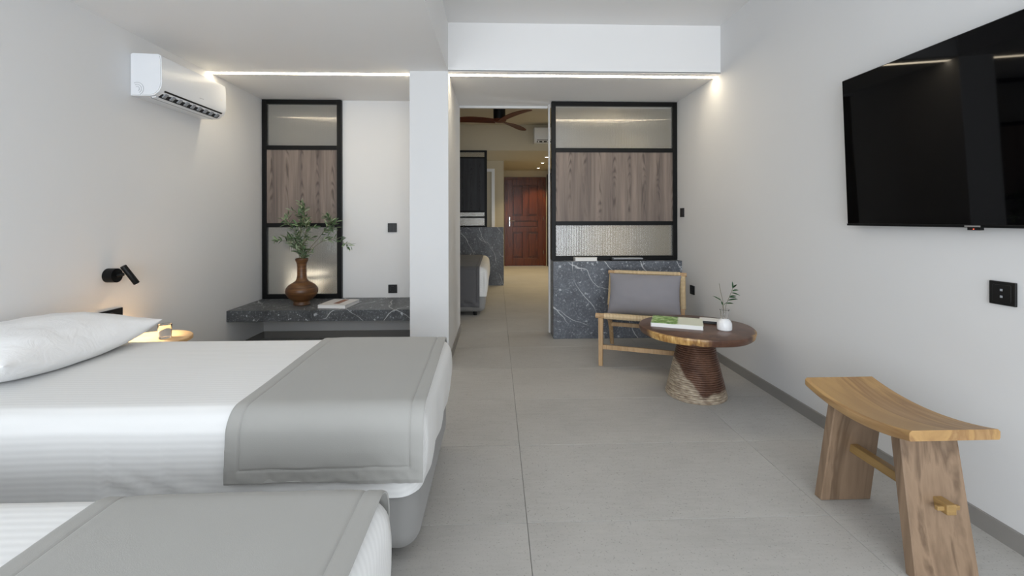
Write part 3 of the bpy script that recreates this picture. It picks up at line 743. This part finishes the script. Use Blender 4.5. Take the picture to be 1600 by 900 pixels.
# ------------------------------------------------------------------ lounge chair and cushion
ch = thing('lounge_chair', 'low teak lounge chair with woven rope seat and back', 'chair', (.82, 3.61, 0), math.radians(-22))
Wc, Dc = .66, .68
def cpart(name, bm, mat='chairwood', smooth=False): return obj(name, bm, mat, ch, local=True, smooth=smooth)
for x in (.018, Wc-.018):
    cpart('leg', bar(bmesh.new(), (x, 0, 0), (x, .012, .39), .030, .038, (0, 1, 0), .036, .046))
    bm = bmesh.new(); pts = curve_pts([(x, .34, .325), (x, .50, .27), (x, .60, .16), (x, .67, 0)], 5)
    tube(bm, pts, [.022, .023, .023, .023, .023, .022, .022, .021, .021, .020, .020, .019, .019, .018, .018, .017], 8); cpart('leg', bm, smooth=True)
    cpart('seat_rail', bar(bmesh.new(), (x, .0, .395), (x, .60, .285), .032, .040))
    cpart('back_post', bar(bmesh.new(), (x, .50, .27), (x, .69, .672), .034, .036, (0, 1, 0)))
bm = bmesh.new(); tube(bm, [(-.022, 0, .398), (Wc+.022, 0, .398)], .021, 14); cpart('front_rail', bm, smooth=True)
bm = bmesh.new(); tube(bm, [(-.016, .69, .672), (Wc+.016, .69, .672)], .019, 14); cpart('top_rail', bm, smooth=True)
cpart('stretcher', bar(bmesh.new(), (.03, .004, .150), (Wc-.03, .004, .150), .018, .034))
cpart('stretcher', bar(bmesh.new(), (.03, .545, .215), (Wc-.03, .545, .215), .018, .034))
cpart('rear_rail', bar(bmesh.new(), (.03, .53, .30), (Wc-.03, .53, .30), .028, .032))
def weave(a0, a1, b0, b1, nu, nv, sag, th=.004):
    """rope lattice between two rails: a0-a1 lower rail, b0-b1 upper rail"""
    bm = bmesh.new(); a0, a1, b0, b1 = map(Vector, (a0, a1, b0, b1))
    nrm = (a1-a0).cross(b0-a0).normalized()
    def pt(u, v): return a0.lerp(a1, u).lerp(b0.lerp(b1, u), v)-nrm*sag*4*v*(1-v)*(1-(2*u-1)**4*.6)
    for i in range(nu):
        u = (i+.5)/nu; pts = [pt(u, j/12)+nrm*.0025*(1 if i % 2 else -1)*math.cos(j*PI) for j in range(13)]
        tube(bm, pts, th*.8, 4)
    for j in range(nv):
        v = (j+.5)/nv; pts = [pt(i/12, v) for i in range(13)]; tube(bm, pts, th*.8, 4)
    return bm
s = cpart('woven_seat', weave((.03, .01, .402), (Wc-.03, .01, .402), (.03, .54, .31), (Wc-.03, .54, .31), 52, 44, .025, .0058), 'rattan', True); s['kind'] = 'stuff'
s = cpart('woven_back', weave((.03, .535, .325), (Wc-.03, .535, .325), (.03, .688, .655), (Wc-.03, .688, .655), 46, 30, .02, .0052), 'rattan', True); s['kind'] = 'stuff'
# rope wrapped round rails and posts
def wrap(a, b, r, n):
    bm = bmesh.new(); a, b = Vector(a), Vector(b); d = (b-a).normalized(); o1 = d.orthogonal().normalized(); o2 = d.cross(o1); step = (b-a)/n
    for i in range(n):
        c = a+step*(i+.5); ring = [c+(o1*math.cos(k*PI/4)+o2*math.sin(k*PI/4))*r for k in range(9)]
        tube(bm, ring, step.length*.42, 4, cap=False)
    return bm
s = cpart('rope_wrap', wrap((.045, .0, .398), (Wc-.045, .0, .398), .022, 52), 'rattan', True); s['kind'] = 'stuff'
s = cpart('rope_wrap', wrap((.04, .69, .672), (Wc-.04, .69, .672), .0205, 52), 'rattan', True); s['kind'] = 'stuff'
for x in (.018, Wc-.018):
    s = cpart('rope_wrap', wrap((x, .555, .385), (x, .683, .655), .024, 26), 'rattan', True); s['kind'] = 'stuff'
# cushion leaning on the back
cb = pillowmesh(.625, .385, .145, seed=9, pinch=.05, wrk=.007)
Rm = Matrix.Rotation(math.radians(-22), 4, 'Z')
ml = Matrix.Translation((.318, .533, .500)) @ Matrix.Rotation(math.radians(63), 4, 'X')
cb.transform(Matrix.Translation((.82, 3.61, 0)) @ Rm @ ml)
tag(obj('seat_cushion', cb, 'cush', smooth=True), 'grey linen cushion leaning on the lounge chair back', 'cushion')

# ------------------------------------------------------------------ coffee table with book and bud vase
TX, TY, TZ = 1.335, 2.985, .455
ct = thing('coffee_table', 'round dark wood coffee table with a ribbed conical trunk base', 'coffee table', (TX, TY, 0))
def wob(a, z): return 1+.012*math.sin(2*a+.6)+.008*math.sin(5*a+1)+.006*math.sin(9*a)-.03*math.exp(-((a-4.28)/.10)**2)
th = .046
top = obj('tabletop', lathe(bmesh.new(), [(0, -th), (.350, -th), (.357, -th+.004), (.362, -th*.55), (.365, -.008), (.363, -.002), (.358, 0), (0, 0)], 96, (0, 0, 0), wob), 'suar', ct, local=True, smooth=True)
top.location = (0, 0, TZ)
prof = [(0, 0), (.188, 0), (.194, .006)]; H = TZ-th; nr = 30
for i in range(nr):
    z0_, z1_ = .01+(H-.012)*i/nr, .01+(H-.012)*(i+1)/nr
    for f, dr in ((.0, -.005), (.25, .0005), (.5, .0015), (.75, .0005), (.999, -.005)):
        z = z0_+(z1_-z0_)*f; r = .197-(.197-.103)*(z/H)**.96; prof.append((r+dr, z))
prof += [(.100, H-.0005), (0, H-.0005)]
obj('trunk_base', lathe(bmesh.new(), prof, 56, (0, 0, 0)), 'suar_base', ct, local=True, smooth=False)
book('coffee_table_book', 'thick book with green photo cover on the coffee table', (1.228, 3.035, TZ+.0005), .325, .235, .028, -.40, 'cover_green')
t = thing('notebook', 'thin pale notebook with shade-dark pages beside the green book on the coffee table', 'notebook', (1.492, 3.085, TZ+.0005), -.45)
obj('pages', B(-.075, .075, -.05, .05, .001, .018), 'page_shade', t, local=True); obj('cover', B(-.078, .078, -.053, .053, .018, .020), 'paper', t, local=True)  # pages coloured near black as the shade under the pale cover
BVX, BVY = 1.475, 2.875
bv = thing('bud_vase', 'small white and clear bud vase with a sprig on the coffee table', 'vase', (BVX, BVY, TZ+.0005))
obj('body', lathe(bmesh.new(), [(0, 0), (.040, 0), (.045, .005), (.046, .02), (.045, .045), (.038, .060), (.026, .070), (.022, .074), (0, .074)], 36), 'ceramic', bv, local=True, smooth=True)
obj('glass_neck', lathe(bmesh.new(), [(.018, .0745), (.021, .0745), (.024, .09), (.026, .125), (.031, .132), (.029, .134), (.023, .126), (.021, .09), (.018, .0745)], 30), 'glass', bv, local=True, smooth=True)
LEAF2 = [leafmesh(.062, .014, 'leaf2', .12), leafmesh(.05, .013, 'leaf2', .2)]
def sprig(label, cp, leaves):
    root = thing('olive_sprig', label, 'branch', (BVX, BVY, TZ+.08), group='olive sprigs in the bud vase'); bm = bmesh.new()
    tube(bm, curve_pts(cp, 6), .0013, 5); obj('stem', bm, 'twig', root, local=True)
    for p, d, s_ in leaves: inst('leaf', LEAF2[int(s_*10) % 2], root, leafmat(Vector(p), Vector(d), .5) @ Matrix.Scale(s_, 4))
sprig('leafy sprig tilting right in the small bud vase', [(0, 0, 0), (.01, 0, .08), (.035, 0, .14), (.055, 0, .19)],
      [((.055, 0, .19), (.6, .2, .5), .9), ((.05, 0, .17), (.9, .2, .25), 1.1), ((.045, 0, .16), (1, -.3, -.15), 1.1), ((.03, 0, .135), (.8, .2, .1), 1.0), ((.03, 0, .13), (1, -.4, .15), .9), ((.012, 0, .09), (1, .1, .12), 1.1), ((.055, 0, .185), (.1, .2, .9), .8), ((.02, 0, .11), (.9, -.5, .35), 1.0)])
sprig('short sprig tilting left in the small bud vase', [(-.004, 0, 0), (-.01, 0, .07), (-.022, 0, .11)],
      [((-.022, 0, .11), (-.7, .1, .5), 1.0), ((-.015, 0, .09), (-.2, .3, .9), .8), ((-.01, 0, .075), (.3, -.4, .6), .8), ((-.012, 0, .08), (-.3, -.2, .8), .7)])
sprig('bare curved twig in the small bud vase', [(0, .008, 0), (-.005, .01, .10), (-.02, .012, .17), (-.028, .012, .22)], [])

# ------------------------------------------------------------------ teak stool
st = thing('wooden_stool', 'golden teak stool with curved seat and splayed board legs', 'stool', (1.455, 1.625, 0))
bm = bmesh.new(); n = 24; SX0, SX1, SY0, SY1 = 1.305, 1.605, 1.385, 1.868; ro = []
for i in range(n+1):
    f = i/n; y = SY0+(SY1-SY0)*f; z = .468+.034*(2*f-1)**2; tk = .034
    row = [bm.verts.new((x, y, zz)) for x, zz in ((SX0+.004, z-tk), (SX0, z-tk+.006), (SX0, z-.008), (SX0+.008, z), (SX1-.008, z), (SX1, z-.008), (SX1, z-tk+.006), (SX1-.004, z-tk))]
    ro.append(row)
for a, b in zip(ro, ro[1:]):
    for k in range(8): bm.faces.new((a[k], a[(k+1) % 8], b[(k+1) % 8], b[k]))
bm.faces.new(ro[0]); bm.faces.new(ro[-1][::-1]); bmesh.ops.recalc_face_normals(bm, faces=bm.faces[:])
obj('seat', bm, 'teak', st, smooth=True)
def board(ytop, ybot, s):
    bm = bmesh.new(); tk = .042; vs = []
    zt = .447
    for (y, z, h) in ((ybot, 0, .107), (ytop, zt, .100)):
        for x, dy in ((1.455-h, 0), (1.455+h, 0), (1.455+h, tk), (1.455-h, tk)): vs.append(bm.verts.new((x, y+s*dy, z)))
    for f in ((0, 1, 2, 3), (7, 6, 5, 4), (0, 4, 5, 1), (1, 5, 6, 2), (2, 6, 7, 3), (3, 7, 4, 0)): bm.faces.new([vs[k] for k in f])
    bmesh.ops.recalc_face_normals(bm, faces=bm.faces[:])
    bmesh.ops.bevel(bm, geom=[e for e in bm.edges], offset=.004, segments=1, affect='EDGES'); return bm
obj('leg', board(1.472, 1.405, 1), 'teak_leg_sheen', st)
obj('leg', board(1.800, 1.876, -1), 'teak_leg_sheen', st)
obj('stretcher', B(1.440, 1.472, 1.395, 1.90, .222, .256, bev=.003), 'teak_bar', st)
obj('wedge', B(1.418, 1.494, 1.405, 1.417, .232, .246, bev=.002), 'teak_bar', st)

# ------------------------------------------------------------------ television
tv = thing('television', 'large black flat television tilted on the right wall', 'television', (1.80, 1.60, 1.14))
tv.rotation_euler = (0, math.radians(-2.2), 0)
def tvp(name, bm, mat): return obj(name, bm, mat, tv, local=True)
tvp('housing', B(-.012, .022, -.645, .64, 0, .735, bev=.003), 'blackp')
tvp('screen', B(-.0135, -.011, -.640, .636, .012, .731), 'screen')
tvp('bottom_bezel', B(-.0145, -.012, -.645, .64, 0, .010), 'grey_p' if False else 'black')
tvp('badge', B(-.0155, -.0143, .005, .062, .002, .008), 'chrome')
tvp('sensor', B(-.012, .004, .01, .055, -.010, 0), 'blackp')
tvp('rear_housing', B(.022, .034, -.4, .4, .05, .6), 'blackp')
obj('standby_light', B(-.0126, -.0118, .030, .034, -.007, -.004), emit('standby_red', (1, .1, .05, 1), 3), tv, local=True)
obj('wall_bracket', B(.030, .037, -.2, .2, .25, .50), 'black', tv, local=True)

# ------------------------------------------------------------------ second room
dz = thing('glazed_partition', 'dark partition panel on the far stone half wall', 'partition', (-1.2, 8.08, 1.036), group='black steel partitions with smoked wood panels')
for x in (-.212, -1.30, -2.30): obj('post', B(x, x+.045, 8.05, 8.11, 1.036, 2.405), 'black', dz)
for a, b in ((-2.255, -1.30), (-1.255, -.212)):
    for z in (1.037, 1.200, 1.300, 2.26, 2.375): obj('rail', B(a, b, 8.055, 8.105, z, z+.03), 'black', dz)
    obj('wood_panel', B(a, b, 8.068, 8.092, 1.33, 2.26), 'veneer_dark', dz)
    for z0_, z1_ in ((1.067, 1.2), (1.23, 1.3), (2.29, 2.375)): obj('glass_pane', reeded(a, b, z0_, z1_, 8.08), 'reed', dz, smooth=True)
tag(obj('stone_half_wall', B(XL2+.001, .128, 8.03, 8.25, 0, 1.036, bev=.003), 'marble'), 'dark veined marble half wall behind the far bed', 'counter')
bed('double_bed', 'far double bed with dark grey cover in the second room', XL2+.02, -.125, 5.47, 7.3, .60, .24)
throw('bed_throw', 'dark grey cover draped over the far bed in the second room', -1.3, -.205, 5.47, 7.3, .60, .115, .15, mat='throw2')
d1 = thing('door_1', 'dark mahogany panelled entrance door at the corridor end', 'door', (.725, YD, 0), kind='structure')
for a in ((.2, .262, 0, 2.24), (1.188, 1.25, 0, 2.24), (.262, 1.188, 2.178, 2.24)): obj('door_frame', B(a[0], a[1], YD-.03, YD+.06, a[2], a[3], bev=.004), 'door', d1)
lf = obj('door_leaf', B(.262, 1.188, YD+.012, YD+.05, .008, 2.178), 'door', d1)
def dpart(n_, x0, x1, z0, z1, y0, y1): obj(n_, B(x0, x1, y0, y1, z0, z1, bev=.004), 'door', lf)
sx_ = [(.262, .40), (.66, .79), (1.05, 1.188)]
for x0, x1 in (sx_[0], sx_[2]): dpart('stile', x0, x1, .008, 2.178, YD-.030, YD+.012)
for z0, z1 in ((.008, .20), (.86, .98), (1.14, 1.26), (2.04, 2.178)): dpart('rail', .40, 1.05, z0, z1, YD-.030, YD+.012)
for z0, z1 in ((.20, .86), (1.26, 2.04)):
    dpart('mullion', .66, .79, z0, z1, YD-.030, YD+.012)
    for x0, x1 in ((.40, .66), (.79, 1.05)): dpart('panel', x0+.035, x1-.035, z0+.045, z1-.045, YD-.016, YD+.012)
dpart('panel', .435, 1.015, 1.005, 1.115, YD-.016, YD+.012)
hd = obj('handle_plate', B(.315, .345, YD-.036, YD-.030, 1.00, 1.24, bev=.002), 'chrome', lf)
bm = bmesh.new(); tube(bm, [(.33, YD-.036, 1.14), (.33, YD-.075, 1.14), (.345, YD-.08, 1.14), (.46, YD-.08, 1.14)], .010, 10); obj('handle', bm, 'chrome', lf, smooth=True)
for z in (.30, 1.15, 1.72, 1.92):
    bm = bmesh.new(); tube(bm, [(1.19, YD-.034, z), (1.19, YD-.034, z+.09)], .009, 8); obj('hinge', bm, 'chrome', d1, smooth=True)
wd = thing('wardrobe', 'tall dark wardrobe just right of the entrance door', 'wardrobe', (1.55, 11.1, 0))
obj('carcass', B(1.275, 1.85, 10.92, 11.395, .002, 2.30), 'veneer_dark', wd)
for x in (1.28, 1.565): obj('wardrobe_door', B(x, x+.28, 10.90, 10.92, .06, 2.29, bev=.002), 'veneer_dark', wd)
def downlight(x, y, z, label, power, grp):
    t = thing('downlight', label, 'ceiling light', (x, y, z-.012), group=grp)
    obj('rim', lathe(bmesh.new(), [(.032, .0), (.048, .0), (.050, .004), (.050, .0115), (.032, .0115), (.032, 0)], 28), 'white_p', t, local=True, smooth=True)
    obj('lamp', lathe(bmesh.new(), [(0, .004), (.031, .004), (.031, .010), (0, .010)], 24), 'bulb', t, local=True)
    l = bpy.data.lights.new('downlight_beam', 'SPOT'); l.energy = power; l.color = (1, .80, .48); l.spot_size = math.radians(115); l.spot_blend = .5; l.shadow_soft_size = .03
    o = bpy.data.objects.new('downlight_beam', l); COL.objects.link(o); o.parent = t; o.location = (0, 0, -.01)
for x, y, lb in ((.99, 8.88, 'round ceiling spot nearest the second bedroom in the corridor'), (1.005, 9.785, 'middle round ceiling spot of three in the corridor'), (1.0, 10.755, 'round ceiling spot nearest the entrance door')):
    downlight(x, y, ZC3, lb, 55, 'corridor ceiling spots')
for x, lb in ((1.62, 'leftmost of three ceiling spots behind the wide reeded glass'), (1.83, 'middle of three ceiling spots behind the wide reeded glass'), (2.04, 'rightmost of three ceiling spots behind the wide reeded glass')):
    downlight(x, 7.4, ZC2, lb, 25, 'second room ceiling spots')
FX, FY, FZ = .045, 6.5, 2.60
fan = thing('ceiling_fan', 'wooden three-blade ceiling fan with black motor in the second room', 'ceiling fan', (FX, FY, FZ))
bm = bmesh.new(); tube(bm, [(0, 0, .01), (0, 0, .02), (0, 0, ZC2-FZ-.001)], [.08, .087, .087], 32); obj('motor', bm, 'black', fan, local=True, smooth=True)
obj('hub', lathe(bmesh.new(), [(0, -.03), (.06, -.026), (.10, -.008), (.10, .012), (0, .012)], 32), 'fan', fan, local=True, smooth=True)
bm = bmesh.new(); R = .78; n = 16; ra = []
for i in range(n+1):
    f = i/n; r = .06+(R-.06)*f; w = (.045+.055*math.sin(PI*min(1, f*.75+.12)))*(1 if f < .9 else math.sqrt(max(.05, 1-((f-.9)/.1)**2*.8)))
    tilt = .22*(1-.5*f); zc = -.01+.02*math.sin(f*PI)
    ra.append([bm.verts.new((r, s_*w, zc+s_*w*tilt+q_)) for s_, q_ in ((-1, -.004), (1, -.004), (1, .004), (-1, .004))])
for a, b in zip(ra, ra[1:]):
    for k in range(4): bm.faces.new((a[k], a[(k+1) % 4], b[(k+1) % 4], b[k]))
bm.faces.new(ra[0]); bm.faces.new(ra[-1][::-1]); bmesh.ops.recalc_face_normals(bm, faces=bm.faces[:])
bl = mesh_only('blade', bm, 'fan', True)
for a in (180, 300, 60): inst('blade', bl, fan, Matrix.Rotation(math.radians(a), 4, 'Z'))
sd = thing('smoke_detector', 'small dark ceiling sensor left of the fan motor', 'sensor', (-.42, 7.6, ZC2-.04))
obj('body', lathe(bmesh.new(), [(0, 0), (.035, 0), (.05, .012), (.052, .0395), (0, .0395)], 24), 'black', sd, local=True, smooth=True)
aircon('air_conditioner', 'white air conditioner on the far beam right of the fan', YP-.0005, -1, .67, 1.45, 2.535, 2.80, .19, axis='y')
sconce(5.25, .86, 'black wall spot lamp glowing behind the narrow reeded glass', 75)
NX2, NY2 = -2.06, 5.22
t = thing('bedside_table', 'round bedside table behind the narrow reeded glass', 'bedside table', (NX2, NY2, 0))
obj('tabletop', lathe(bmesh.new(), [(0, .52), (.2, .52), (.208, .525), (.208, .541), (.204, .545), (0, .545)], 48, (NX2, NY2, 0)), 'ceramic', t, smooth=True)
for k in range(3):
    a = 2*PI*k/3+.5; bm = bmesh.new(); tube(bm, [(NX2+.11*math.cos(a), NY2+.11*math.sin(a), .52), (NX2+.17*math.cos(a), NY2+.17*math.sin(a), 0)], [.016, .011], 12)
    obj('leg', bm, 'night', t, smooth=True)
